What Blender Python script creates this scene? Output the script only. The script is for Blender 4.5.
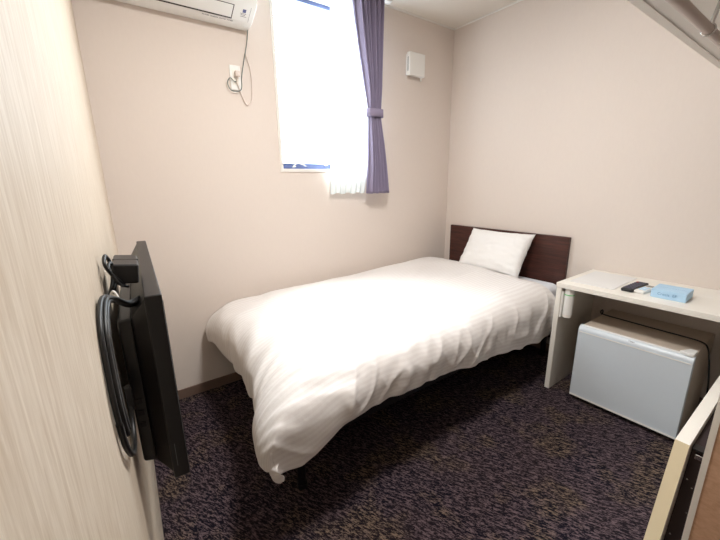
import bpy, bmesh, math, random
from math import sin, cos, pi, sqrt, atan2, hypot
from mathutils import Vector, Matrix, noise
random.seed(7)
D = bpy.data
SC = bpy.context.scene
for o in list(D.objects): D.objects.remove(o)
COL = SC.collection

# ------------------------------------------------------------------ camera
cd = D.cameras.new('camera'); cam = D.objects.new('camera', cd); COL.objects.link(cam)
cd.sensor_width = 36; cd.lens = 350.56 / 720 * 36; cd.clip_start = 0.005; cd.clip_end = 100
a_, b_, c_ = -1.325, 0.016, 0.624
Rm = Matrix.Rotation(b_, 3, 'Z') @ Matrix.Rotation(a_, 3, 'X') @ Matrix.Rotation(c_, 3, 'Z')
M4 = Rm.transposed().to_4x4(); M4.translation = Vector((0, 0, 1.2)); cam.matrix_world = M4
SC.camera = cam
# ------------------------------------------------------------------ world (overcast daylight)
w = D.worlds.new('sky'); SC.world = w; w.use_nodes = True
wn = w.node_tree.nodes; wl = w.node_tree.links
bg = wn['Background']
geo = wn.new('ShaderNodeTexCoord'); sep = wn.new('ShaderNodeSeparateXYZ'); rmp = wn.new('ShaderNodeValToRGB')
wl.new(geo.outputs['Generated'], sep.inputs[0]); wl.new(sep.outputs[2], rmp.inputs[0])
rmp.color_ramp.elements[0].position = 0.0; rmp.color_ramp.elements[0].color = (0.85, 0.92, 1.0, 1)
rmp.color_ramp.elements[1].position = 0.8; rmp.color_ramp.elements[1].color = (0.82, 0.93, 1.0, 1)
wl.new(rmp.outputs[0], bg.inputs[0]); bg.inputs[1].default_value = 12.0
# hazy sun: a broad soft sun high outside the window, it falls on the bed
sl = D.lights.new('sun', 'SUN'); sl.energy = 20.0; sl.angle = math.radians(50); sl.color = (1.0, .985, .96)
so = D.objects.new('sun', sl); COL.objects.link(so)
so.rotation_euler = Vector((-.02, -.50, -1.0)).to_track_quat('-Z', 'Y').to_euler()
# portal at the window so that the daylight is sampled well
WX0, WX1, WZ0, WZ1 = 0.945, 1.62, 1.29, 2.225
pl = D.lights.new('window_portal', 'AREA'); pl.shape = 'RECTANGLE'; pl.size = WX1 - WX0; pl.size_y = WZ1 - WZ0
pl.cycles.is_portal = True
po = D.objects.new('window_portal', pl); COL.objects.link(po)
po.location = ((WX0 + WX1) / 2, 2.20, (WZ0 + WZ1) / 2); po.rotation_euler = (-pi / 2, 0, 0)
# exposure
vs = SC.view_settings
vs.view_transform = 'Standard'; vs.look = 'None'; vs.gamma = 1; vs.use_curve_mapping = False; vs.exposure = 0.58
SC.display_settings.display_device = 'sRGB'
LAMP_POWER = 21
LAMP_POS = (0.80, 0.80, 2.26)

# ------------------------------------------------------------------ helpers
def srgb(r, g, b):
    f = lambda c: (c / 255 / 12.92) if c / 255 <= 0.04045 else ((c / 255 + 0.055) / 1.055) ** 2.4
    return (f(r), f(g), f(b), 1)

def mat(name, col, rough=0.6, metal=0.0, noise_amt=0.0, noise_scale=40, bump=0.0, bump_scale=200, stretch=(1, 1, 1), spec=0.5, sheen=0):
    m = D.materials.new(name); m.use_nodes = True
    n = m.node_tree.nodes; l = m.node_tree.links; p = n['Principled BSDF']
    p.inputs['Base Color'].default_value = col; p.inputs['Roughness'].default_value = rough
    p.inputs['Metallic'].default_value = metal; p.inputs['Specular IOR Level'].default_value = spec
    if sheen: p.inputs['Sheen Weight'].default_value = sheen
    tc = n.new('ShaderNodeTexCoord'); mp = n.new('ShaderNodeMapping'); mp.inputs['Scale'].default_value = stretch
    l.new(tc.outputs['Object'], mp.inputs[0])
    nt = n.new('ShaderNodeTexNoise'); nt.inputs['Scale'].default_value = noise_scale; nt.inputs['Detail'].default_value = 3
    l.new(mp.outputs[0], nt.inputs[0])
    mx = n.new('ShaderNodeMix'); mx.data_type = 'RGBA'
    k = noise_amt
    mx.inputs[6].default_value = tuple(c * (1 - k) for c in col[:3]) + (1,)
    mx.inputs[7].default_value = tuple(min(1, c * (1 + k)) for c in col[:3]) + (1,)
    l.new(nt.outputs[0], mx.inputs[0]); l.new(mx.outputs[2], p.inputs['Base Color'])
    if bump:
        nb = n.new('ShaderNodeTexNoise'); nb.inputs['Scale'].default_value = bump_scale; nb.inputs['Detail'].default_value = 2
        l.new(mp.outputs[0], nb.inputs[0])
        bp = n.new('ShaderNodeBump'); bp.inputs['Strength'].default_value = bump; bp.inputs['Distance'].default_value = 0.002
        l.new(nb.outputs[0], bp.inputs['Height']); l.new(bp.outputs[0], p.inputs['Normal'])
    return m

def obj(name, bm, m, parent=None, smooth=False, bevel=0):
    me = D.meshes.new(name); bm.normal_update(); bm.to_mesh(me); bm.free()
    me.materials.append(m)
    o = D.objects.new(name, me); COL.objects.link(o)
    if smooth:
        for f in me.polygons: f.use_smooth = True
    if bevel:
        md = o.modifiers.new('bevel', 'BEVEL'); md.width = bevel; md.segments = 3; md.limit_method = 'ANGLE'; md.angle_limit = 0.6
        for f in me.polygons: f.use_smooth = True
        wn_ = o.modifiers.new('wn', 'WEIGHTED_NORMAL'); wn_.keep_sharp = True
    if parent:
        o.parent = parent; o.matrix_parent_inverse = pinv(parent)
    return o

def pinv(p):
    m = Matrix.LocRotScale(p.location, p.rotation_euler, p.scale)
    q = p
    return m.inverted() if not p.parent else (world(p)).inverted()

def world(o):
    m = Matrix.LocRotScale(o.location, o.rotation_euler, o.scale)
    if o.parent: m = world(o.parent) @ o.matrix_parent_inverse @ m
    return m

def tag(o, label, cat, group=None):
    o['label'] = label; o['category'] = cat
    if group: o['group'] = group
    return o

def struct(o): o['kind'] = 'structure'; return o

def thing(name, label, cat, loc):
    o = D.objects.new(name, None); COL.objects.link(o); o.location = loc; o.empty_display_size = 0.05
    return tag(o, label, cat)

def box(bm, x0, x1, y0, y1, z0, z1, M=None):
    vs_ = [bm.verts.new(Vector((x, y, z)) if M is None else M @ Vector((x, y, z))) for x in (x0, x1) for y in (y0, y1) for z in (z0, z1)]
    for f in ((0, 1, 3, 2), (4, 6, 7, 5), (0, 4, 5, 1), (2, 3, 7, 6), (0, 2, 6, 4), (1, 5, 7, 3)):
        bm.faces.new([vs_[i] for i in f])
    return bm

def B(*a, M=None):
    return box(bmesh.new(), *a, M=M)

def cyl(bm, p0, p1, r0, r1=None, n=20, caps=True):
    r1 = r0 if r1 is None else r1
    p0, p1 = Vector(p0), Vector(p1); d = (p1 - p0).normalized()
    u = d.orthogonal().normalized(); v = d.cross(u)
    A = [bm.verts.new(p0 + r0 * (cos(2 * pi * i / n) * u + sin(2 * pi * i / n) * v)) for i in range(n)]
    Bq = [bm.verts.new(p1 + r1 * (cos(2 * pi * i / n) * u + sin(2 * pi * i / n) * v)) for i in range(n)]
    for i in range(n): bm.faces.new((A[i], A[(i + 1) % n], Bq[(i + 1) % n], Bq[i]))
    if caps: bm.faces.new(A[::-1]); bm.faces.new(Bq)
    return bm

def spline(pts, sub=8, closed=False):
    P = [Vector(p) for p in pts]; out = []
    n = len(P)
    for i in range(n - 1):
        p0 = P[max(i - 1, 0)]; p1 = P[i]; p2 = P[i + 1]; p3 = P[min(i + 2, n - 1)]
        for k in range(sub):
            t = k / sub
            out.append(0.5 * ((2 * p1) + (-p0 + p2) * t + (2 * p0 - 5 * p1 + 4 * p2 - p3) * t * t + (-p0 + 3 * p1 - 3 * p2 + p3) * t ** 3))
    out.append(P[-1]); return out

def tube(bm, pts, r, n=8, sub=8):
    Q = spline(pts, sub); rings = []
    u = None
    for i, p in enumerate(Q):
        d = (Q[min(i + 1, len(Q) - 1)] - Q[max(i - 1, 0)]).normalized()
        u = d.orthogonal().normalized() if u is None else (u - u.dot(d) * d).normalized()
        v = d.cross(u)
        rings.append([bm.verts.new(p + r * (cos(2 * pi * k / n) * u + sin(2 * pi * k / n) * v)) for k in range(n)])
    for a, b in zip(rings, rings[1:]):
        for k in range(n): bm.faces.new((a[k], a[(k + 1) % n], b[(k + 1) % n], b[k]))
    bm.faces.new(rings[0][::-1]); bm.faces.new(rings[-1])
    return bm

def prism(profile, axis, a, b, bm=None):
    """profile = list of 2-D points in the plane across `axis`; extruded from a to b"""
    bm = bm or bmesh.new()
    def P(p, t): return {'x': (t, p[0], p[1]), 'y': (p[0], t, p[1]), 'z': (p[0], p[1], t)}[axis]
    A = [bm.verts.new(P(p, a)) for p in profile]; Bq = [bm.verts.new(P(p, b)) for p in profile]
    n = len(profile)
    for i in range(n): bm.faces.new((A[i], A[(i + 1) % n], Bq[(i + 1) % n], Bq[i]))
    bm.faces.new(A[::-1]); bm.faces.new(Bq)
    bmesh.ops.recalc_face_normals(bm, faces=bm.faces)
    return bm

def text(name, s, size, M, m, parent, extr=0.0003):
    cu = D.curves.new(name, 'FONT'); cu.body = s; cu.size = size; cu.extrude = extr; cu.align_x = 'CENTER'; cu.align_y = 'CENTER'
    t = D.objects.new('tmp', cu); COL.objects.link(t)
    dg = bpy.context.evaluated_depsgraph_get(); dg.update()
    me = D.meshes.new_from_object(t.evaluated_get(dg)); D.objects.remove(t)
    me.transform(M); me.materials.clear(); me.materials.append(m)
    o = D.objects.new(name, me); COL.objects.link(o)
    o.parent = parent; o.matrix_parent_inverse = world(parent).inverted()
    return o

def axes(o, ex, ey):
    """matrix that lays text out with x along ex and y along ey at o"""
    ex = Vector(ex).normalized(); ey = Vector(ey).normalized(); ez = ex.cross(ey)
    m = Matrix((ex, ey, ez)).transposed().to_4x4(); m.translation = Vector(o); return m

def ss(a, b, x):
    t = max(0, min(1, (x - a) / (b - a))); return t * t * (3 - 2 * t)

def interp(tab, x):
    if x <= tab[0][0]: return tab[0][1]
    for (x0, y0), (x1, y1) in zip(tab, tab[1:]):
        if x <= x1: return y0 + (y1 - y0) * (x - x0) / (x1 - x0)
    return tab[-1][1]

def fb(x, y, z=0.0, o=3):
    return noise.fractal(Vector((x, y, z)), 0.8, 2.0, o)

# ------------------------------------------------------------------ materials
M = {}
M['wallpaper'] = mat('beige_wallpaper', srgb(224, 212, 203), 0.85, noise_amt=0.02, noise_scale=90, bump=0.25, bump_scale=500, stretch=(1, 1, .35), spec=.2)
M['ceiling'] = mat('ceiling_paper', srgb(228, 220, 210), 0.9, bump=0.15, bump_scale=300, spec=.2)
M['white_trim'] = mat('white_trim', srgb(236, 232, 226), 0.5)
M['baseboard'] = mat('brown_baseboard', srgb(120, 98, 86), 0.5, noise_amt=.08)
M['white_plastic'] = mat('white_plastic', srgb(236, 234, 230), 0.4)
M['cream_laminate'] = mat('cream_laminate', srgb(238, 233, 224), 0.42, noise_amt=.01)
M['cream_edge'] = mat('cream_edge_band', srgb(226, 210, 176), 0.5, noise_amt=.02)
M['black_plastic'] = mat('black_plastic', srgb(17, 16, 18), 0.42, bump=.1, bump_scale=700)
M['black_gloss'] = mat('black_gloss', srgb(10, 10, 12), 0.12)
M['dark_rubber'] = mat('dark_rubber', srgb(12, 12, 13), 0.45)
M['dark_metal'] = mat('dark_metal', srgb(34, 32, 36), 0.45, metal=.6)
M['chrome'] = mat('chrome', srgb(205, 205, 205), 0.25, metal=1)
M['rod_metal'] = mat('rod_metal', srgb(196, 182, 174), 0.4, metal=.25)
M['blue_grey'] = mat('blue_grey_frame', srgb(58, 68, 104), 0.4, metal=.2)
M['grey'] = mat('warm_grey', srgb(150, 146, 138), 0.6)
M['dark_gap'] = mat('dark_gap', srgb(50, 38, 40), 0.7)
M['green'] = mat('green_band', srgb(96, 200, 110), 0.5)
M['print_grey'] = mat('print_grey', srgb(120, 112, 116), 0.6)
M['print_blue'] = mat('print_blue', srgb(80, 84, 130), 0.5)
M['tissue_blue'] = mat('tissue_blue', srgb(180, 214, 240), 0.55, noise_amt=.02)
M['tissue_blue_dark'] = mat('tissue_blue_dark', srgb(104, 150, 186), 0.6)
M['fridge'] = mat('fridge_white', srgb(208, 215, 222), 0.35, noise_amt=.01)
M['fridge_top'] = mat('fridge_body', srgb(196, 180, 164), 0.5, bump=.1, bump_scale=600)
M['gasket'] = mat('gasket', srgb(90, 90, 94), 0.6)
M['red'] = mat('red_button', srgb(170, 40, 50), 0.5)
M['btn'] = mat('button_grey', srgb(90, 90, 110), 0.5)
M['desk_mat'] = mat('desk_mat', srgb(232, 231, 230), 0.35)
M['gwire'] = mat('green_grey_wire', srgb(96, 112, 108), 0.5)
M['white_cable'] = mat('white_cable', srgb(222, 208, 200), 0.5)
M['linen'] = mat('linen_white', srgb(238, 236, 234), 0.8, bump=.2, bump_scale=900, spec=.2)
M['sheet'] = mat('sheet_white', srgb(232, 234, 240), 0.8, bump=.2, bump_scale=600, spec=.2)

def wood(name, c0, c1, scale=(1, 1, 1), rough=.45, dist=1.5, base=14):
    m = D.materials.new(name); m.use_nodes = True
    n = m.node_tree.nodes; l = m.node_tree.links; p = n['Principled BSDF']
    tc = n.new('ShaderNodeTexCoord'); mp = n.new('ShaderNodeMapping'); mp.inputs['Scale'].default_value = scale
    l.new(tc.outputs['Object'], mp.inputs[0])
    n1 = n.new('ShaderNodeTexNoise'); n1.inputs['Scale'].default_value = base; n1.inputs['Detail'].default_value = 5
    n1.inputs['Roughness'].default_value = .65; n1.inputs['Distortion'].default_value = dist
    l.new(mp.outputs[0], n1.inputs[0])
    r = n.new('ShaderNodeValToRGB'); r.color_ramp.elements[0].position = .32; r.color_ramp.elements[1].position = .68
    r.color_ramp.elements[0].color = c0; r.color_ramp.elements[1].color = c1
    l.new(n1.outputs[0], r.inputs[0]); l.new(r.outputs[0], p.inputs['Base Color'])
    p.inputs['Roughness'].default_value = rough
    bp = n.new('ShaderNodeBump'); bp.inputs['Strength'].default_value = .12; bp.inputs['Distance'].default_value = .001
    l.new(n1.outputs[0], bp.inputs['Height']); l.new(bp.outputs[0], p.inputs['Normal'])
    return m
M['veneer'] = wood('light_wood_veneer', srgb(190, 172, 150), srgb(216, 203, 186), (9, 9, .7), .5, .5, 20)
M['headboard'] = wood('dark_walnut', srgb(44, 20, 15), srgb(86, 45, 35), (6, .6, 12), .5, .8, 7)
M['pink_wood'] = wood('pink_beige_wood', srgb(196, 154, 124), srgb(214, 174, 144), (1, 6, 12), .5, .5, 8)

# carpet
m = D.materials.new('carpet'); m.use_nodes = True; M['carpet'] = m
n = m.node_tree.nodes; l = m.node_tree.links; p = n['Principled BSDF']
tc = n.new('ShaderNodeTexCoord'); mp0 = n.new('ShaderNodeMapping'); mp0.inputs['Rotation'].default_value = (0, 0, math.radians(63))
mp = n.new('ShaderNodeMapping'); mp.inputs['Scale'].default_value = (.28, 1, 1)
l.new(tc.outputs['Object'], mp0.inputs[0]); l.new(mp0.outputs[0], mp.inputs[0])
fine = n.new('ShaderNodeTexNoise'); fine.inputs['Scale'].default_value = 300; fine.inputs['Detail'].default_value = 2; fine.inputs['Roughness'].default_value = .7
l.new(mp.outputs[0], fine.inputs[0])
mid = n.new('ShaderNodeTexNoise'); mid.inputs['Scale'].default_value = 110; mid.inputs['Detail'].default_value = 2
l.new(mp.outputs[0], mid.inputs[0])
big = n.new('ShaderNodeTexNoise'); big.inputs['Scale'].default_value = 5.5; big.inputs['Detail'].default_value = 3
l.new(tc.outputs['Object'], big.inputs[0])
big2 = n.new('ShaderNodeTexNoise'); big2.inputs['Scale'].default_value = 4.0; big2.inputs['Detail'].default_value = 2
mo = n.new('ShaderNodeMapping'); mo.inputs['Location'].default_value = (4.3, 2.2, 1)
l.new(tc.outputs['Object'], mo.inputs[0]); l.new(mo.outputs[0], big2.inputs[0])
def ramp(a, ca, b, cb):
    r = n.new('ShaderNodeValToRGB'); e = r.color_ramp.elements
    e[0].position = a; e[0].color = ca; e[1].position = b; e[1].color = cb; return r
fleck = ramp(.51, (0, 0, 0, 1), .60, (1, 1, 1, 1)); 
addn = n.new('ShaderNodeMath'); addn.operation = 'MULTIPLY_ADD'; addn.inputs[1].default_value = .45
l.new(mid.outputs[0], addn.inputs[0]); 
mulf = n.new('ShaderNodeMath'); mulf.operation = 'MULTIPLY'; mulf.inputs[1].default_value = .6
l.new(fine.outputs[0], mulf.inputs[0]); l.new(mulf.outputs[0], addn.inputs[2]); l.new(addn.outputs[0], fleck.inputs[0])
tint = ramp(.5, srgb(98, 82, 86), .64, srgb(116, 98, 84)); l.new(big.outputs[0], tint.inputs[0])
base = ramp(.42, srgb(16, 14, 24), .6, srgb(28, 22, 27)); l.new(big2.outputs[0], base.inputs[0])
mx = n.new('ShaderNodeMix'); mx.data_type = 'RGBA'
l.new(fleck.outputs[0], mx.inputs[0]); l.new(base.outputs[0], mx.inputs[6]); l.new(tint.outputs[0], mx.inputs[7])
l.new(mx.outputs[2], p.inputs['Base Color']); p.inputs['Roughness'].default_value = .95; p.inputs['Specular IOR Level'].default_value = .1
bp = n.new('ShaderNodeBump'); bp.inputs['Strength'].default_value = .5; bp.inputs['Distance'].default_value = .003
l.new(fine.outputs[0], bp.inputs['Height']); l.new(bp.outputs[0], p.inputs['Normal'])

# duvet satin stripe (woven stripes run along the bed): UV.y carries the cloth's own crosswise measure in metres
m = D.materials.new('satin_stripe'); m.use_nodes = True; M['duvet'] = m
n = m.node_tree.nodes; l = m.node_tree.links; p = n['Principled BSDF']
uv = n.new('ShaderNodeUVMap'); sp = n.new('ShaderNodeSeparateXYZ'); l.new(uv.outputs[0], sp.inputs[0])
sn = n.new('ShaderNodeMath'); sn.operation = 'MULTIPLY'; sn.inputs[1].default_value = 2 * pi / .022
si = n.new('ShaderNodeMath'); si.operation = 'SINE'
l.new(sp.outputs[1], sn.inputs[0]); l.new(sn.outputs[0], si.inputs[0])
r = ramp(.35, (0, 0, 0, 1), .65, (1, 1, 1, 1))
ad = n.new('ShaderNodeMath'); ad.operation = 'MULTIPLY_ADD'; ad.inputs[1].default_value = .5; ad.inputs[2].default_value = .5
l.new(si.outputs[0], ad.inputs[0]); l.new(ad.outputs[0], r.inputs[0])
mx = n.new('ShaderNodeMix'); mx.data_type = 'RGBA'; mx.inputs[6].default_value = srgb(220, 214, 211); mx.inputs[7].default_value = srgb(226, 221, 218)
l.new(r.outputs[0], mx.inputs[0]); l.new(mx.outputs[2], p.inputs['Base Color'])
mr = n.new('ShaderNodeMapRange'); mr.inputs[3].default_value = .75; mr.inputs[4].default_value = .42
l.new(r.outputs[0], mr.inputs[0]); l.new(mr.outputs[0], p.inputs['Roughness'])
p.inputs['Specular IOR Level'].default_value = .35; p.inputs['Sheen Weight'].default_value = .15
tcn = n.new('ShaderNodeTexCoord'); nb = n.new('ShaderNodeTexNoise'); nb.inputs['Scale'].default_value = 30; nb.inputs['Detail'].default_value = 4
l.new(tcn.outputs['Object'], nb.inputs[0])
s2 = n.new('ShaderNodeMath'); s2.operation = 'MULTIPLY_ADD'; s2.inputs[1].default_value = .008
l.new(r.outputs[0], s2.inputs[0]); l.new(nb.outputs[0], s2.inputs[2])
bp = n.new('ShaderNodeBump'); bp.inputs['Strength'].default_value = .25; bp.inputs['Distance'].default_value = .006
l.new(s2.outputs[0], bp.inputs['Height']); l.new(bp.outputs[0], p.inputs['Normal'])

# curtains
def fabric(name, col, trans, alpha=1.0):
    m = D.materials.new(name); m.use_nodes = True
    n = m.node_tree.nodes; l = m.node_tree.links; n.remove(n['Principled BSDF'])
    d = n.new('ShaderNodeBsdfDiffuse'); d.inputs[0].default_value = col
    t = n.new('ShaderNodeBsdfTranslucent'); t.inputs[0].default_value = col
    tc = n.new('ShaderNodeTexCoord'); nt = n.new('ShaderNodeTexNoise'); nt.inputs['Scale'].default_value = 500
    l.new(tc.outputs['Object'], nt.inputs[0]); b = n.new('ShaderNodeBump'); b.inputs['Strength'].default_value = .2; b.inputs['Distance'].default_value = .001
    l.new(nt.outputs[0], b.inputs['Height']); l.new(b.outputs[0], d.inputs['Normal'])
    mx = n.new('ShaderNodeMixShader'); mx.inputs[0].default_value = trans
    l.new(d.outputs[0], mx.inputs[1]); l.new(t.outputs[0], mx.inputs[2]); out = mx
    if alpha < 1:
        tr = n.new('ShaderNodeBsdfTransparent'); m2 = n.new('ShaderNodeMixShader'); m2.inputs[0].default_value = alpha
        l.new(tr.outputs[0], m2.inputs[1]); l.new(mx.outputs[0], m2.inputs[2]); out = m2
    l.new(out.outputs[0], n['Material Output'].inputs[0])
    return m
M['drape'] = fabric('purple_grey_drape', srgb(150, 140, 164), .06)
M['sheer'] = fabric('white_sheer', srgb(236, 242, 243), .22, .95)
# glass
m = D.materials.new('window_glass'); m.use_nodes = True; M['glass'] = m
n = m.node_tree.nodes; l = m.node_tree.links; n.remove(n['Principled BSDF'])
tr = n.new('ShaderNodeBsdfTransparent'); tr.inputs[0].default_value = (.93, .96, .97, 1); gl = n.new('ShaderNodeBsdfGlossy'); gl.inputs['Roughness'].default_value = .02
ms = n.new('ShaderNodeMixShader'); ms.inputs[0].default_value = .05
l.new(tr.outputs[0], ms.inputs[1]); l.new(gl.outputs[0], ms.inputs[2]); l.new(ms.outputs[0], n['Material Output'].inputs[0])

# ================================================================== ROOM
YW, XR, ZC, YF = 2.067, 2.43, 2.341, -1.6
def xl(y): return 0.0285 + 0.038 * (y - 2.09)
def rect(bm, pts):
    bm.faces.new([bm.verts.new(p) for p in pts]); return bm
struct(obj('floor', B(-.6, XR + .15, YF - .1, YW + .15, -.1, 0), M['carpet']))
struct(obj('ceiling', B(-.6, XR + .15, YF - .1, YW + .15, ZC, ZC + .1), M['ceiling']))
struct(obj('wall_right', B(XR, XR + .12, YF, YW + .12, 0, ZC), M['wallpaper']))
struct(obj('wall_front', B(-.5, XR, YF - .12, YF, 0, ZC), M['wallpaper']))
bm = prism([(xl(YF), YF), (xl(YW), YW), (xl(YW) - .12, YW), (xl(YF) - .12, YF)], 'z', 0, ZC)
struct(obj('wall_left', bm, M['veneer']))
# window wall: opening
OX0, OX1, OZ0, OZ1 = 0.911, 1.64, 1.272, 2.285
bm = bmesh.new()
box(bm, -.12, OX0, YW, YW + .13, 0, ZC); box(bm, OX1, XR, YW, YW + .13, 0, ZC)
box(bm, OX0, OX1, YW, YW + .13, 0, OZ0); box(bm, OX0, OX1, YW, YW + .13, OZ1, ZC)
struct(obj('wall_back', bm, M['wallpaper']))
# baseboards
struct(obj('baseboard_back', B(xl(YW), 2.43, YW - .008, YW, 0, .058), M['baseboard'], bevel=.002))
struct(obj('baseboard_right', B(XR - .008, XR, YF, YW - .008, 0, .058), M['baseboard'], bevel=.002))
# thin white ceiling bead
struct(obj('trim_1', B(xl(YW), XR, YW - .008, YW, ZC - .008, ZC), M['white_trim']))
struct(obj('trim_2', B(XR - .008, XR, YF, YW - .008, ZC - .008, ZC), M['white_trim']))

# window
we = D.objects.new('window_1', None); COL.objects.link(we); we.location = ((OX0 + OX1) / 2, YW, OZ0); struct(we)
def ring(bm, x0, x1, z0, z1, t, y0, y1):
    box(bm, x0, x0 + t, y0, y1, z0, z1); box(bm, x1 - t, x1, y0, y1, z0, z1)
    box(bm, x0 + t, x1 - t, y0, y1, z0, z0 + t); box(bm, x0 + t, x1 - t, y0, y1, z1 - t, z1); return bm
obj('window_casing', ring(bmesh.new(), OX0 - .004, OX1 + .004, OZ0 - .004, OZ1 + .004, .018, YW - .006, YW + .09), M['white_trim'], we)
bm = ring(bmesh.new(), OX0 + .014, OX1 - .014, OZ0 + .014, OZ1 - .014, .022, YW + .088, YW + .128)
sash = obj('window_sash', bm, M['blue_grey'], we, bevel=.002)
obj('bottom_rail', B(OX0 + .036, OX1 - .036, YW + .095, YW + .12, OZ0 + .036, OZ0 + .052), M['blue_grey'], sash)
obj('glass_pane', B(OX0 + .036, OX1 - .036, YW + .105, YW + .11, OZ0 + .052, OZ1 - .036), M['glass'], we)
bm = tube(bmesh.new(), [(1.03, YW + .088, 1.298), (1.055, YW + .075, 1.322), (1.09, YW + .075, 1.318), (1.125, YW + .082, 1.306)], .0035)
cyl(bm, (1.04, YW + .072, 1.305), (1.04, YW + .092, 1.305), .006)
obj('window_latch', bm, M['grey'], we, smooth=True)
obj('latch_receiver', B(1.265, 1.285, YW + .08, YW + .09, 1.312, 1.322), M['white_plastic'], we, bevel=.002)

# ================================================================== CURTAINS
cr = thing('curtain_rail', 'white curtain rail fixed above the window', 'curtain rail', (1.28, YW, 2.32))
obj('rail_track', B(.86, 1.72, 1.985, 2.025, 2.322, 2.336), M['white_plastic'], cr, bevel=.003)
for x in (.95, 1.28, 1.62):
    obj('rail_bracket', B(x - .01, x + .01, 1.99, YW - .001, 2.326, 2.334), M['white_plastic'], cr)

def sheet(xa, xb, y, zt, zb, folds, amp, nx, nz, seed, deep=None):
    """pleated cloth, xa/xb give left/right edge as functions of height"""
    bm = bmesh.new(); R = []
    for j in range(nz + 1):
        z = zt + (zb - zt) * j / nz; row = []
        x0, x1 = xa(z), xb(z)
        for i in range(nx + 1):
            t = i / nx
            ph = folds * 2 * pi * t + .9 * fb(t * 5, z * .7, seed)
            A = amp(z) * (.75 + .5 * noise.noise(Vector((t * 6, z * .5, seed + 5))))
            x = x0 + (x1 - x0) * t + .25 * A * sin(2 * ph) * (x1 - x0)
            row.append(bm.verts.new((x, y + A * sin(ph), z + (.004 * sin(ph * .5 + seed) if j == nz else 0))))
        R.append(row)
    for a, b in zip(R, R[1:]):
        for i in range(nx): bm.faces.new((a[i], a[i + 1], b[i + 1], b[i]))
    bmesh.ops.recalc_face_normals(bm, faces=bm.faces)
    return bm
o = obj('sheer_curtain', sheet(lambda z: interp([(1.12, 1.228), (1.5, 1.245), (2.0, 1.262), (2.3, 1.275)], z), lambda z: interp([(1.12, 1.505), (1.3, 1.54), (1.7, 1.57), (2.3, 1.60)], z),
        2.025, 2.322, 1.128, 7, lambda z: .010, 150, 40, 3.3), M['sheer'], smooth=True)
tag(o, 'white sheer curtain gathered over the right half of the window', 'sheer curtain')
dr = thing('drape_curtain', 'purple grey pleated drape tied back at the right of the window', 'curtain', (1.58, 1.975, 1.12))
xa = lambda z: interp([(1.12, 1.497), (1.35, 1.512), (1.58, 1.512), (1.66, 1.510), (1.75, 1.498), (1.95, 1.462), (2.15, 1.428), (2.305, 1.405)], z)
xb = lambda z: interp([(1.12, 1.685), (1.3, 1.665), (1.5, 1.635), (1.6, 1.620), (1.66, 1.618), (1.75, 1.622), (1.95, 1.632), (2.305, 1.652)], z)
amp = lambda z: interp([(1.12, .040), (1.45, .030), (1.6, .016), (1.66, .015), (1.8, .030), (2.305, .042)], z)
o = obj('curtain_cloth', sheet(xa, xb, 1.975, 2.322, 1.125, 6.5, amp, 200, 60, 9.1), M['drape'], dr, smooth=True)
sm = o.modifiers.new('thick', 'SOLIDIFY'); sm.thickness = .002
# tieback: flat band that wraps the gathered cloth
bm = bmesh.new(); pr = []
N = 32
for k in range(N):
    a = 2 * pi * k / N; c, s = cos(a), sin(a)
    pr.append((1.565 + .062 * (abs(c) ** .7) * (1 if c > 0 else -1), 1.975 + .024 * (abs(s) ** .7) * (1 if s > 0 else -1)))
lo = [bm.verts.new((x, y, 1.618)) for x, y in pr]; hi = [bm.verts.new((x, y, 1.668)) for x, y in pr]
for k in range(N): bm.faces.new((lo[k], lo[(k + 1) % N], hi[(k + 1) % N], hi[k]))
o = obj('tieback', bm, M['drape'], dr, smooth=True); q = o.modifiers.new('t', 'SOLIDIFY'); q.thickness = .003; q.offset = 1
obj('tieback_hook', tube(bmesh.new(), [(1.62, 1.99, 1.645), (1.645, 2.03, 1.645), (1.645, YW - .002, 1.645)], .003), M['chrome'], dr, smooth=True)

# ================================================================== AIR CONDITIONER
ac = thing('air_conditioner', 'white wall mounted air conditioner beside the window', 'air conditioner', (.41, YW, 1.99))
prof = [(YW - .001, 1.988), (2.0, 1.988), (1.975, 1.996), (1.905, 2.037), (1.885, 2.06), (1.872, 2.09), (1.862, 2.14), (1.86, 2.20), (1.868, 2.25), (1.89, 2.262), (YW - .001, 2.262)]
obj('body', prism(prof, 'x', .04, .768), M['white_plastic'], ac, bevel=.004)
# louvre flap on the sloping underside: plane between (y1.975,z1.996) and (1.905,2.037)
sd = Vector((0, 1.905 - 1.975, 2.037 - 1.996)).normalized(); nrm = Vector((0, sd.z, -sd.y)) * -1
if nrm.z > 0: nrm = -nrm
def under(x, s, h): return Vector((x, 1.975, 1.996)) + sd * s + nrm * h
def slab(bm, x0, x1, s0, s1, h0, h1):
    v = [bm.verts.new(under(x, s, h)) for x in (x0, x1) for s in (s0, s1) for h in (h0, h1)]
    for f in ((0, 1, 3, 2), (4, 6, 7, 5), (0, 4, 5, 1), (2, 3, 7, 6), (0, 2, 6, 4), (1, 5, 7, 3)): bm.faces.new([v[i] for i in f])
    return bm
obj('outlet_gap', slab(bmesh.new(), .10, .662, -.001, .074, -.002, .0012), M['dark_gap'], ac)
obj('louvre_flap', slab(bmesh.new(), .103, .657, .008, .072, .0015, .004), M['white_plastic'], ac, bevel=.001)
lab = obj('energy_label', slab(bmesh.new(), .706, .722, .045, .062, 0, .0008), M['print_blue'], ac)
e = M['print_grey']
for i, (s, w_) in enumerate([(.038, .030), (.031, .026), (.023, .034)]):
    obj('label_line', slab(bmesh.new(), .700 - .004 * (i == 0), .700 + w_ - .004, s, s + .0022, 0, .0006), e, ac)
obj('panel_seam', slab(bmesh.new(), .742, .7432, 0.0, .078, -.001, .0007), e, ac)
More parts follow.
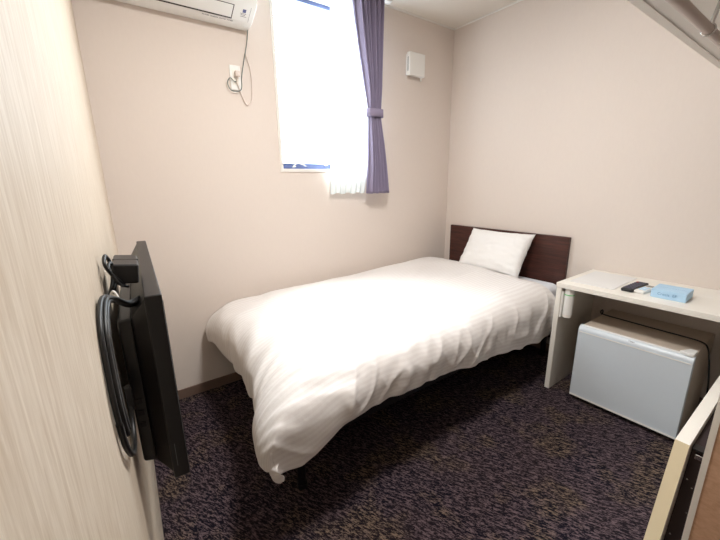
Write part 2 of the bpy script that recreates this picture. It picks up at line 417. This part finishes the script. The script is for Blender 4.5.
text('warning_text', 'FILTER  CLEAN  AUTO  TIMER', .011, axes(Vector((.60, 1.988, 1.9905)), (1, 0, 0), (0, -1, .25)), e, ac)

# outlet + plug
po_ = thing('power_outlet', 'white wall outlet plate with a plug below the air conditioner', 'outlet', (.683, YW, 1.69))
obj('cover_plate', B(.655, .712, YW - .007, YW, 1.69, 1.812), M['white_plastic'], po_, bevel=.003)
obj('socket', B(.668, .700, YW - .0085, YW - .006, 1.715, 1.79), M['cream_laminate'], po_, bevel=.001)
pg = obj('plug', B(.676, .702, YW - .036, YW - .008, 1.752, 1.782), M['white_cable'], po_, bevel=.006)
o = obj('supply_cord', tube(bmesh.new(), [(.765, YW - .012, 1.99), (.762, YW - .008, 1.93), (.75, YW - .008, 1.88), (.768, YW - .008, 1.80), (.77, YW - .008, 1.72), (.762, YW - .008, 1.65),
     (.735, YW - .008, 1.622), (.716, YW - .008, 1.65), (.70, YW - .01, 1.69), (.685, YW - .02, 1.73), (.688, YW - .04, 1.755), (.69, YW - .037, 1.766)], .0028), M['white_cable'], ac, smooth=True)
o = obj('ground_wire', tube(bmesh.new(), [(.767, YW - .02, 1.99), (.758, YW - .016, 1.93), (.735, YW - .014, 1.84), (.715, YW - .014, 1.76), (.708, YW - .016, 1.70), (.68, YW - .016, 1.682),
     (.648, YW - .016, 1.688), (.636, YW - .016, 1.72), (.652, YW - .016, 1.745), (.672, YW - .016, 1.73), (.69, YW - .016, 1.735)], .0022), M['gwire'], smooth=True)
tag(o, 'thin grey green wire hanging from the air conditioner and coiled at the outlet', 'wire')

# vent
ve = thing('wall_vent', 'square white ventilation cover on the wall right of the curtain', 'vent', (1.99, YW, 1.93))
obj('base_ring', B(1.922, 2.062, YW - .018, YW, 1.945, 2.08), M['white_plastic'], ve, bevel=.004)
obj('cover', B(1.914, 2.069, YW - .050, YW - .018, 1.937, 2.088), M['white_plastic'], ve, bevel=.006)
obj('side_slot', B(1.9128, 1.916, YW - .036, YW - .030, 1.965, 2.055), M['gasket'], ve)
k = bmesh.new(); cyl(k, (2.043, YW - .035, 1.939), (2.043, YW - .035, 1.924), .004); bmesh.ops.create_uvsphere(k, u_segments=12, v_segments=8, radius=.008, matrix=Matrix.Translation((2.043, YW - .035, 1.918)))
obj('pull_knob', k, M['white_plastic'], ve, smooth=True)

# ================================================================== BED
BX0, BX1, BY0, BY1 = .472, 2.40, 1.03, 1.995
bed = thing('bed', 'single bed with dark legs and walnut headboard against the right wall', 'bed', (1.43, 1.51, 0))
obj('headboard', B(2.402, 2.428, 1.022, 1.99, .12, .832), M['headboard'], bed, bevel=.002)
fr_ = bmesh.new()
box(fr_, BX0, BX1, BY0 + .03, BY0 + .06, .215, .27); box(fr_, BX0, BX1, BY1 - .035, BY1, .20, .27)
box(fr_, BX0, BX0 + .035, BY0 + .035, BY1 - .035, .20, .27); box(fr_, BX1 - .035, BX1, BY0 + .035, BY1 - .035, .20, .27)
for i in range(9): box(fr_, .56 + i * .2, .62 + i * .2, BY0 + .035, BY1 - .035, .25, .266)
obj('bed_frame', fr_, M['dark_metal'], bed)
for x, y in ((.475, 1.10), (.62, 1.93), (2.34, 1.08), (2.34, 1.93)):
    lg = obj('leg', cyl(bmesh.new(), (x + .01, y, .006), (x + .01, y, .205), .017), M['dark_metal'], bed, smooth=False)
    obj('foot_cap', cyl(bmesh.new(), (x + .01, y, 0), (x + .01, y, .02), .021), M['dark_rubber'], lg)

mt = obj('mattress', B(BX0 + .01, BX1 - .002, BY0 + .005, BY1 - .005, .27, .525), M['sheet'], bevel=.045)
tag(mt, 'white sheeted mattress showing at the pillow end beside the desk', 'mattress')

# duvet ----------------------------------------------------------------
PX0, PY0 = .565, 1.075           # where the flat top turns down: foot side, near side
hem_near = [(.28, .285), (.36, .275), (.43, .29), (.49, .32), (.56, .352), (.71, .368), (.92, .36), (1.1, .35), (1.28, .333), (1.56, .305), (1.8, .275), (1.95, .26), (2.03, .285), (2.1, .30), (2.3, .33)]
hem_foot = [(.9, .30), (1.1, .32), (1.3, .318), (1.5, .31), (1.7, .30), (1.9, .32), (2.05, .345)]
def top_z(x, y):
    z = .562 + .03 * ss(1.3, 2.1, x)
    z -= .02 * (1 - ss(.55, .8, x)) 
    z += .008 * fb(x * 1.8, y * 2.2, 4.2) + .012 * ss(1.15, 1.5, y) * ss(2.08, 1.8, y)
    return z
NX, NY = 190, 120
bm = bmesh.new(); G = []; UV = {}
LF, LN = .30, .34
R0 = .115
xs_end = 2.19
for i in range(NX + 1):
    row = []
    for j in range(NY + 1):
        s = -1 + (i / NX) * 1  # placeholder
        # cloth coordinates (metres) measured from the foot-near corner of the plateau
        S = -LF + (xs_end - PX0 + LF) * (i / NX)
        T = -LN + (2.055 - PY0 + LN) * (j / NY)
        # head-end edge slopes: nearer side of the head end lies a bit further down the bed
        if S > 0: S = S * (1 - .055 * (1 - ss(-.3, .5, T)))
        a = max(0, -S); b = max(0, -T)
        x = PX0 + max(0, S); y = PY0 + max(0, T)
        zt = top_z(x, y)
        if a or b:
            ya = y
            near = ss(1.35, .95, y - b)          # 1 towards the foot-near corner
            hzf = interp(hem_foot, y) * (1 - ss(0, .1, b)) + (.33 - .045 * ss(.1, .34, b)) * ss(0, .1, b)
            hzn = interp(hem_near, x) if a == 0 else interp(hem_near, PX0 - 1.9 * a)
            def fall(d_, L, hz, Rr):
                u = min(1, d_ / L); arc = Rr * pi / 2; tot = arc + max(.01, (zt - hz) - Rr); q = u * tot
                if q < arc: return u, q, Rr * sin(q / Rr), Rr * (1 - cos(q / Rr))
                return u, q, Rr, Rr + (q - arc)
            farc = ss(1.75, 2.0, y)
            ua, qa, oa, da = fall(a, LF, hzf, .135 + .085 * near + .03 * farc)
            ub, qb, ob, db = fall(b, LN, hzn, .125)
            oa += .020 * sin(pi * ua) + .028 * ua + .03 * near * ua - .05 * ss(.1, .34, b) * ua
            ob += .020 * sin(pi * ub) + .026 * ub
            cx_ = x * 1.0 if not a else PX0 - .5 * a; cy_ = y
            ff = lambda c, q, sd: .024 * noise.noise(Vector((c * 6.5, q * 1.5, sd))) + .011 * noise.noise(Vector((c * 15 + q * 5, q * 2.5, sd + 6)))
            if b: ob += ff(cx_, qb, 1.7) * ss(.1, .7, ub)
            rid = max(0, 1 - abs(noise.noise(Vector((cx_ * 7 + qb * 5, qb * 2.2 - cx_ * 2, 12.3)))) * 5) ** 2
            rid2 = max(0, 1 - abs(noise.noise(Vector((cx_ * 13 - qb * 6, qb * 4, 3.9)))) * 5) ** 2
            if b: ob += (.009 * rid + .004 * rid2) * ss(.05, .4, ub) * (1 - .6 * ss(.8, 1, ub))
            if a: oa += ff(cy_ + 3, qa, 4.7) * ss(.1, .7, ua)
            x -= oa; y -= ob
            dz = min((da ** 6 + db ** 6) ** (1 / 6), max(da, db) * 1.02 + .004)
            z = zt - dz + .012 * noise.noise(Vector(((cx_ + cy_) * 8, 2, 3))) * max(ua, ub)
        else:
            z = zt
        # far side tucks down a little by the wall
        fe = ss(1.93, 2.055, y)
        z -= .035 * fe * fe
        # head end rounds over
        he = ss(.92, 1.0, i / NX); z -= .022 * he ** 2
        # soft creases over the top
        cr_ = 1 - abs(noise.noise(Vector((S * 2.2 + T * 1.6, T * 5.5 - S * 1.1, 2.4)))) * 2
        cr2 = 1 - abs(noise.noise(Vector((S * 5.2 - T * 3.0, T * 7 + S * 2, 6.4)))) * 2
        edge = ss(.55, .0, min(S + LF, T + LN, 9)) 
        z += .006 * max(0, cr_) ** 3 + .0035 * max(0, cr2) ** 4 * (.5 + edge)
        # radiating creases at the foot-near corner and along the foot
        if S < .35 and T > -.2:
            ang = atan2(T + .02, S + LF + .04)
            z += .007 * sin(ang * 26 + 3 * noise.noise(Vector((S * 6, T * 6, 0)))) * ss(.35, .05, S) * ss(.02, .2, T + LN) * .6
        v = bm.verts.new((x, y, z)); UV[v] = (S, T); row.append(v)
    G.append(row)
uvl = bm.loops.layers.uv.new('UVMap')
for i in range(NX):
    for j in range(NY):
        f = bm.faces.new((G[i][j], G[i + 1][j], G[i + 1][j + 1], G[i][j + 1]))
        for lp in f.loops: lp[uvl].uv = UV[lp.vert]
bm.normal_update()
o = obj('duvet', bm, M['duvet'], smooth=True)
q = o.modifiers.new('thick', 'SOLIDIFY'); q.thickness = .028; q.offset = -1
q = o.modifiers.new('sub', 'SUBSURF'); q.levels = 1; q.render_levels = 1
tag(o, 'puffy white striped duvet draped over the bed and hanging at its foot', 'duvet')

# pillow: leaning on the headboard --------------------------------------
def pillow(W, H, Tk, n=44):
    bm = bmesh.new(); F = []; Bk = []
    for i in range(n + 1):
        rf, rb = [], []
        for j in range(n + 1):
            u, v = -1 + 2 * i / n, -1 + 2 * j / n
            pinch = .07
            X = u * W / 2 * (1 - pinch * (1 - v * v) * 0 - .06 * (1 - u * u) * 0)
            X = u * W / 2 * (1 - .05 * (1 - abs(v) ** 2) * abs(u) ** 3); Y = v * H / 2 * (1 - .09 * (1 - abs(u) ** 2) * abs(v) ** 3)
            e = max(0, (1 - u ** 4) * (1 - v ** 4)) ** .55
            t = Tk / 2 * e * (1 + .12 * fb(u * 1.8, v * 1.8, 5)) 
            wr = .007 * noise.noise(Vector((u * 3 + v * 5, v * 3 - u * 4, 1))) * (1 - e * .4)
            on = abs(u) == 1 or abs(v) == 1
            a = bm.verts.new((X, Y, t + wr)); rf.append(a); rb.append(a if on else bm.verts.new((X, Y, -t + wr)))
        F.append(rf); Bk.append(rb)
    for i in range(n):
        for j in range(n):
            bm.faces.new((F[i][j], F[i + 1][j], F[i + 1][j + 1], F[i][j + 1]))
            q = (Bk[i][j], Bk[i][j + 1], Bk[i + 1][j + 1], Bk[i + 1][j])
            bm.faces.new(q)
    return bm
ex = Vector((0.02, -1, 0)).normalized(); up = Vector((.17, 0, .27)).normalized(); ez = ex.cross(up)
Mp = Matrix((ex, up, ez)).transposed().to_4x4(); Mp.translation = Vector((2.272, 1.475, .690))
bm = pillow(.50, .34, .125); bm.transform(Mp)
o = obj('pillow', bm, M['linen'], smooth=True)
tag(o, 'white pillow leaning against the dark headboard', 'pillow')

# ================================================================== DESK
DZ = .648
dk = thing('desk', 'cream open desk over the mini fridge beside the bed', 'desk', (2.2, .5, 0))
obj('desktop', B(1.962, 2.428, .10, .872, DZ - .026, DZ), M['cream_laminate'], dk, bevel=.0015)
obj('side_panel', B(1.966, 2.428, .844, .870, 0, DZ - .026), M['cream_laminate'], dk, bevel=.0015)
obj('side_panel', B(1.966, 2.428, .10, .126, 0, DZ - .026), M['cream_laminate'], dk, bevel=.0015)

o = obj('desk_mat', B(2.035, 2.375, .628, .838, DZ, DZ + .003), M['desk_mat'], bevel=.001)
tag(o, 'thin pale grey sheet lying on the left end of the desk', 'desk mat')

def R2(cx, cy, cz, ang): return Matrix.Translation((cx, cy, cz)) @ Matrix.Rotation(ang, 4, 'Z')
rm = thing('remote_control', 'black television remote with red button lying next to the tissue box', 'remote', (2.15, .572, DZ))
Mr = R2(2.15, .572, DZ, math.radians(-3))
obj('body', B(-.10, .10, -.026, .026, 0, .017, M=Mr), M['black_plastic'], rm, bevel=.006)
bm = bmesh.new(); red = bmesh.new()
for i in range(7):
    for j in range(3):
        t = red if (i == 6 and j == 2) else bm
        box(t, -.082 + i * .025, -.070 + i * .025, -.019 + j * .015, -.009 + j * .015, .0165, .019, M=Mr)
obj('buttons', bm, M['btn'], rm); obj('power_button', red, M['red'], rm)
rw = thing('remote_control', 'small white air conditioner remote between the black remote and tissue box', 'remote', (2.13, .52, DZ))
Mw = R2(2.135, .522, DZ, math.radians(-6))
obj('body', B(-.075, .075, -.021, .021, 0, .016, M=Mw), M['white_plastic'], rw, bevel=.005)
obj('display', B(.03, .062, -.014, .014, .0155, .0167, M=Mw), M['grey'], rw)
bm = bmesh.new()
for i in range(3):
    for j in range(2): box(bm, -.05 + i * .024, -.035 + i * .024, -.014 + j * .016, -.003 + j * .016, .0155, .0175, M=Mw)
obj('buttons', bm, M['tissue_blue'], rw)

tb = thing('tissue_box', 'light blue tissue box lying on the desk', 'tissue box', (2.12, .42, DZ))
Mt = R2(2.12, .419, DZ, math.radians(1))
obj('carton', B(-.064, .064, -.064, .064, 0, .040, M=Mt), M['tissue_blue'], tb, bevel=.002)
obj('tear_line', B(-.0008, .0008, -.05, .05, .0395, .0402, M=Mt), M['tissue_blue_dark'], tb, bevel=.001)
text('printed_name', 'Crecia  EF', .017, axes((2.0552, .422, DZ + .021), (0, -1, 0), (0, 0, 1)), M['tissue_blue_dark'], tb)

fl = thing('emergency_flashlight', 'white flashlight with a green band in a holder inside the desk', 'flashlight', (1.998, .827, .455))
obj('holder', B(1.972, 2.026, .834, .8435, .452, .60), M['white_plastic'], fl, bevel=.001)
obj('tube', cyl(bmesh.new(), (1.998, .812, .47), (1.998, .812, .619), .024, n=28), M['white_plastic'], fl, smooth=False, bevel=.002)
obj('green_band', cyl(bmesh.new(), (1.998, .812, .582), (1.998, .812, .587), .0244, n=28), M['green'], fl)
obj('lens_cap', cyl(bmesh.new(), (1.998, .812, .455), (1.998, .812, .471), .0225, n=28), M['cream_laminate'], fl)

# thin white cord on the wall under the desk
o = obj('thin_white_cord', tube(bmesh.new(), [(2.422, .70, .617), (2.418, .715, .56), (2.40, .76, .49), (2.37, .80, .43), (2.40, .815, .32), (2.415, .82, .2)], .002), M['white_cable'], smooth=True)
tag(o, 'thin white cord hanging in the back left corner under the desk', 'cord')

# ================================================================== FRIDGE
fg = thing('mini_fridge', 'small white refrigerator standing under the desk', 'refrigerator', (2.19, .5, 0))
FY0, FY1, FZ = .272, .735, .436
obj('cabinet', B(2.018, 2.395, FY0 + .004, FY1 - .004, .018, FZ - .003), M['fridge_top'], fg, bevel=.006)
obj('gasket', B(2.008, 2.020, FY0 + .010, FY1 - .010, .03, FZ - .03), M['gasket'], fg)
# door with a rolled top edge / recessed grip
prd = [(1.972, .026), (1.974, .022), (2.008, .022), (2.008, FZ), (1.990, FZ - .001), (1.982, FZ - .005), (1.975, FZ - .014), (1.972, FZ - .026)]
dr_ = obj('door', prism(prd, 'y', FY0, FY1), M['fridge'], fg, bevel=.0015)
obj('door_trim', B(1.9705, 1.9735, FY0 + .001, FY1 - .001, .024, .034), M['white_plastic'], dr_)
obj('grip_strip', B(1.9705, 1.9745, FY0 + .004, FY1 - .004, FZ - .034, FZ - .029), M['white_plastic'], dr_, bevel=.001)
for x in (1.989, 1.999): obj('top_ridge', B(x, x + .003, FY0 + .01, FY1 - .01, FZ - .002, FZ + .0018), M['white_plastic'], dr_, bevel=.0005)
text('maker_name', 'Haier', .011, axes((1.9785, .50, FZ - .0085), (0, -1, 0), (.6, 0, .75)), M['print_grey'], dr_)
# hinge cover
bm = prism([(1.985, FY0 + .004), (2.045, FY0 + .004), (2.045, FY0 + .03), (1.99, FY0 + .055), (1.98, FY0 + .02)], 'z', FZ - .002, FZ + .013)
obj('hinge_cover', bm, M['white_plastic'], fg, bevel=.003)
bm = bmesh.new()
for x, y in ((2.03, FY0 + .03), (2.03, FY1 - .03), (2.36, FY0 + .03), (2.36, FY1 - .03)): 
    obj('foot', cyl(bmesh.new(), (x, y, 0), (x, y, .02), .013), M['black_plastic'], fg)
bm.free()
o = obj('power_cord', tube(bmesh.new(), [(2.415, .80, .30), (2.40, .775, .39), (2.32, .752, .438), (2.24, .725, .4405), (2.225, .60, .4405), (2.215, .47, .4405), (2.21, .36, .4405), (2.195, .29, .4405), (2.15, .262, .436), (2.13, .248, .40), (2.14, .24, .34), (2.21, .235, .2), (2.25, .23, .06), (2.38, .22, .04)], .0036), M['dark_rubber'], fg, smooth=True)

# ================================================================== CLOSET UNIT at lower right
cl = thing('closet_unit', 'cream closet unit with a low slanted panel right of the mini fridge', 'closet', (1.3, .13, 0))
def para(y0, y1, topx0, botx0, x1, z0, z1):
    return prism([(botx0, z0), (x1, z0), (x1, z1), (topx0, z1)], 'y', y0, y1)
lp = obj('low_panel', para(.1415, .1745, 1.2635, 1.083, 1.93, 0, .449), M['cream_laminate'], cl)
# edge band on the slanted front end
e0 = Vector((1.083, 0, 0)); e1 = Vector((1.2635, 0, .449))
bm = bmesh.new(); nn = Vector((-(e1 - e0).z, 0, (e1 - e0).x)).normalized() * .0012
v = []
for y in (.1416, .1744):
    for e_, h_ in ((e0, 0), (e1, 0), (e1, 1), (e0, 1)): v.append(bm.verts.new(Vector((e_.x, y, e_.z)) + nn * h_))
for f in ((0, 1, 2, 3), (7, 6, 5, 4), (0, 4, 5, 1), (1, 5, 6, 2), (2, 6, 7, 3), (3, 7, 4, 0)): bm.faces.new([v[i] for i in f])
obj('edge_band', bm, M['cream_edge'], lp)
tp = obj('wood_panel', B(1.100, 1.118, -.42, .0845, 0, .74), M['pink_wood'], cl)
obj('edge_band', B(1.098, 1.120, .0845, .0965, 0, .74), M['cream_laminate'], tp)
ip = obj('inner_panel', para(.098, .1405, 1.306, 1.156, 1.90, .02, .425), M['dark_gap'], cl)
def inn(z, d=.0): return 1.156 + (z - .02) / .405 * .15 - d
for z, y in ((.335, .131), (.318, .117), (.175, .131), (.25, .112)):
    sc = obj('screw', cyl(bmesh.new(), (inn(z) + .004, y, z), (inn(z, .003), y, z + .001), .0026, n=12), M['chrome'], ip)
obj('hinge_arm', B(inn(.41) - .012, inn(.41) + .02, .112, .138, .424, .430), M['black_plastic'], ip, bevel=.001)
obj('hinge', B(inn(.40) - .008, inn(.40) + .01, .112, .130, .398, .414), M['chrome'], ip, bevel=.002)

# ================================================================== SHELF + HANGING RAIL (upper right)
sh = thing('closet_shelf', 'cream shelf board high on the right above the hanging rail', 'shelf', (1.9, .25, 1.67))
obj('shelf_board', B(.98, 2.428, -.05, .458, 1.672, 1.69), M['cream_laminate'], sh)
obj('edge_strip', B(.98, 2.428, .434, .458, 1.664, 1.672), M['cream_laminate'], sh)
obj('mounting_plate', B(.98, 2.428, .372, .434, 1.668, 1.672), M['white_trim'], sh)
hr = thing('hanging_rail', 'metal clothes rail hanging beneath the shelf at top right', 'clothes rail', (1.9, .30, 1.6))
RY, RZ = .306, 1.574
obj('rod', cyl(bmesh.new(), (1.0, RY, RZ), (2.428, RY, RZ), .0118, n=32, caps=True), M['rod_metal'], hr, bevel=.001, smooth=False)
for x in (1.36, 2.2):
    hb = bmesh.new(); cyl(hb, (x, RY - .004, RZ + .013), (x, RY - .02, 1.667), .005, n=14)
    hk = obj('hanger_bracket', hb, M['chrome'], hr, smooth=False)
    obj('mounting_disc', cyl(bmesh.new(), (x, RY - .02, 1.667), (x, RY - .02, 1.6715), .014), M['chrome'], hk)
    rg = bmesh.new(); pts = [(x, RY + .0135 * cos(t), RZ + .0135 * sin(t)) for t in [2 * pi * k / 16 for k in range(17)]]
    tube(rg, pts, .0025, sub=2)
    obj('ring', rg, M['chrome'], hk, smooth=True)

# ================================================================== TELEVISION
P0 = Vector((.0605, .68, 0)); uu = Vector((.058, .998, 0)).normalized(); nn = Vector((uu.y, -uu.x, 0))
MT = Matrix((uu, nn, Vector((0, 0, 1)))).transposed().to_4x4(); MT.translation = P0   # local: x along width, y outwards (screen), z up
tv = thing('television', 'black flat television mounted on the left wood wall', 'television', tuple(P0 + uu * .35))
ZT, ZB, WT = 1.015, .637, .735
def frust(bm, a, b):
    """a,b = (x0,x1,z0,z1,y)"""
    vs_ = []
    for (x0, x1, z0, z1, y) in (a, b):
        vs_.append([bm.verts.new(MT @ Vector(p)) for p in ((x0, y, z0), (x1, y, z0), (x1, y, z1), (x0, y, z1))])
    A, Q = vs_
    for i in range(4): bm.faces.new((A[i], A[(i + 1) % 4], Q[(i + 1) % 4], Q[i]))
    bm.faces.new(A[::-1]); bm.faces.new(Q); bmesh.ops.recalc_face_normals(bm, faces=bm.faces); return bm
obj('bezel', B(0, WT, -.028, 0, ZB, ZT, M=MT), M['black_plastic'], tv, bevel=.003)
obj('screen', B(.018, WT - .018, -.001, .0012, ZB + .03, ZT - .018, M=MT), M['black_gloss'], tv)
obj('back_cover', frust(bmesh.new(), (.006, WT - .006, ZB + .008, ZT - .004, -.026), (.035, WT - .035, ZB + .03, ZT - .045, -.052)), M['black_plastic'], tv, bevel=.003)
obj('back_housing', frust(bmesh.new(), (.035, WT - .035, ZB + .03, ZT - .045, -.051), (.038, WT - .038, ZB + .034, ZT - .048, -.074)), M['black_plastic'], tv, bevel=.005)
bk = obj('wall_bracket', B(.25, .50, -.079, -.072, .74, .90, M=MT), M['dark_metal'], tv)
obj('side_label', B(-.0006, .001, -.0195, -.0185, .665, .715, M=MT), M['gasket'], tv)
pt = bmesh.new()
for z in (.80, .775, .75): box(pt, .0345, .038, -.068, -.058, z, z + .010, M=MT)
obj('port', pt, M['dark_metal'], tv)

ad = thing('power_adapter', 'black power adapter lying on top of the television back', 'adapter', (.02, .86, .98))
Ma = Matrix.Translation((.0185, .83, 1.038)) @ Matrix.Rotation(.12, 4, 'Y') @ Matrix.Rotation(-.05, 4, 'Z')
obj('case', B(-.021, .021, -.06, .06, -.017, .020, M=Ma), M['black_plastic'], ad, bevel=.004)
obj('seam', B(-.0215, .0215, -.002, .002, -.0172, .0204, M=Ma), M['dark_rubber'], ad)
# cable bundle: loops above, hangs down along the wall, returns to the ports
bm = bmesh.new()
def P(u, n_, z): v_ = P0 + uu * u + nn * n_; return (v_.x, v_.y, z)
tube(bm, [(.010, .775, 1.02), (-.004, .75, 1.045), (-.012, .735, 1.068), (-.010, .76, 1.080), (-.004, .78, 1.06), (-.006, .77, 1.03), (-.016, .75, 1.005)], .0032)
tube(bm, [(.016, .775, 1.015), (.002, .75, 1.03), (-.008, .75, 1.058), (-.004, .775, 1.064), (.002, .785, 1.04), (-.008, .76, 1.01)], .0028)
o = obj('cable_loops', bm, M['dark_rubber'], ad, smooth=True)
cb = thing('television_cable', 'black cables bundled and looped behind the television along the wood wall', 'cable', (-.02, .6, .7))
main = [(.030, .76, .995), (.008, .70, 1.005), (-.012, .64, 1.035), (-.022, .59, 1.045), (-.0265, .535, 1.02), (-.027, .51, .97), (-.0265, .50, .92), (-.025, .515, .87)]
bm = bmesh.new()
for k, (dx, dy, dz_) in enumerate(((0, 0, 0), (.006, .006, -.004), (.001, .016, -.008), (.008, .022, -.012), (.004, .034, -.016))):
    tube(bm, [(x + dx * .8, y + dy, z + dz_ * (1 if q < 5 else 0)) for q, (x, y, z) in enumerate(main)], .0034)
obj('cable_bundle', bm, M['dark_rubber'], cb, smooth=True)
bm = tube(bmesh.new(), [(-.026, .505, .90), (-.0245, .52, .855), (-.021, .565, .808), (-.018, .625, .786), (-.016, .665, .798), (-.014, .682, .83)], .0042)
obj('cable_loop', bm, M['dark_rubber'], cb, smooth=True)
obj('connector', B(-.019, -.008, .676, .690, .815, .86), M['black_plastic'], cb, bevel=.002)
bm = tube(bmesh.new(), [(-.016, .74, 1.004), (-.008, .735, 1.02), (-.002, .73, 1.008)], .002)
obj('cable_tie', bm, M['white_plastic'], cb, smooth=True)

# ================================================================== CEILING LAMP (out of frame, lights the room)
lm = thing('ceiling_light', 'round white ceiling lamp in the middle of the room', 'ceiling light', (LAMP_POS[0], LAMP_POS[1], ZC))
obj('lamp_base', cyl(bmesh.new(), (LAMP_POS[0], LAMP_POS[1], ZC - .04), (LAMP_POS[0], LAMP_POS[1], ZC), .17, n=40), M['white_plastic'], lm)
al = D.lights.new('lamp_light', 'AREA'); al.shape = 'DISK'; al.size = .32; al.energy = LAMP_POWER; al.color = (1.0, .985, .965)
ao = D.objects.new('lamp_light', al); COL.objects.link(ao); ao.location = (LAMP_POS[0], LAMP_POS[1], ZC - .05); ao.parent = None
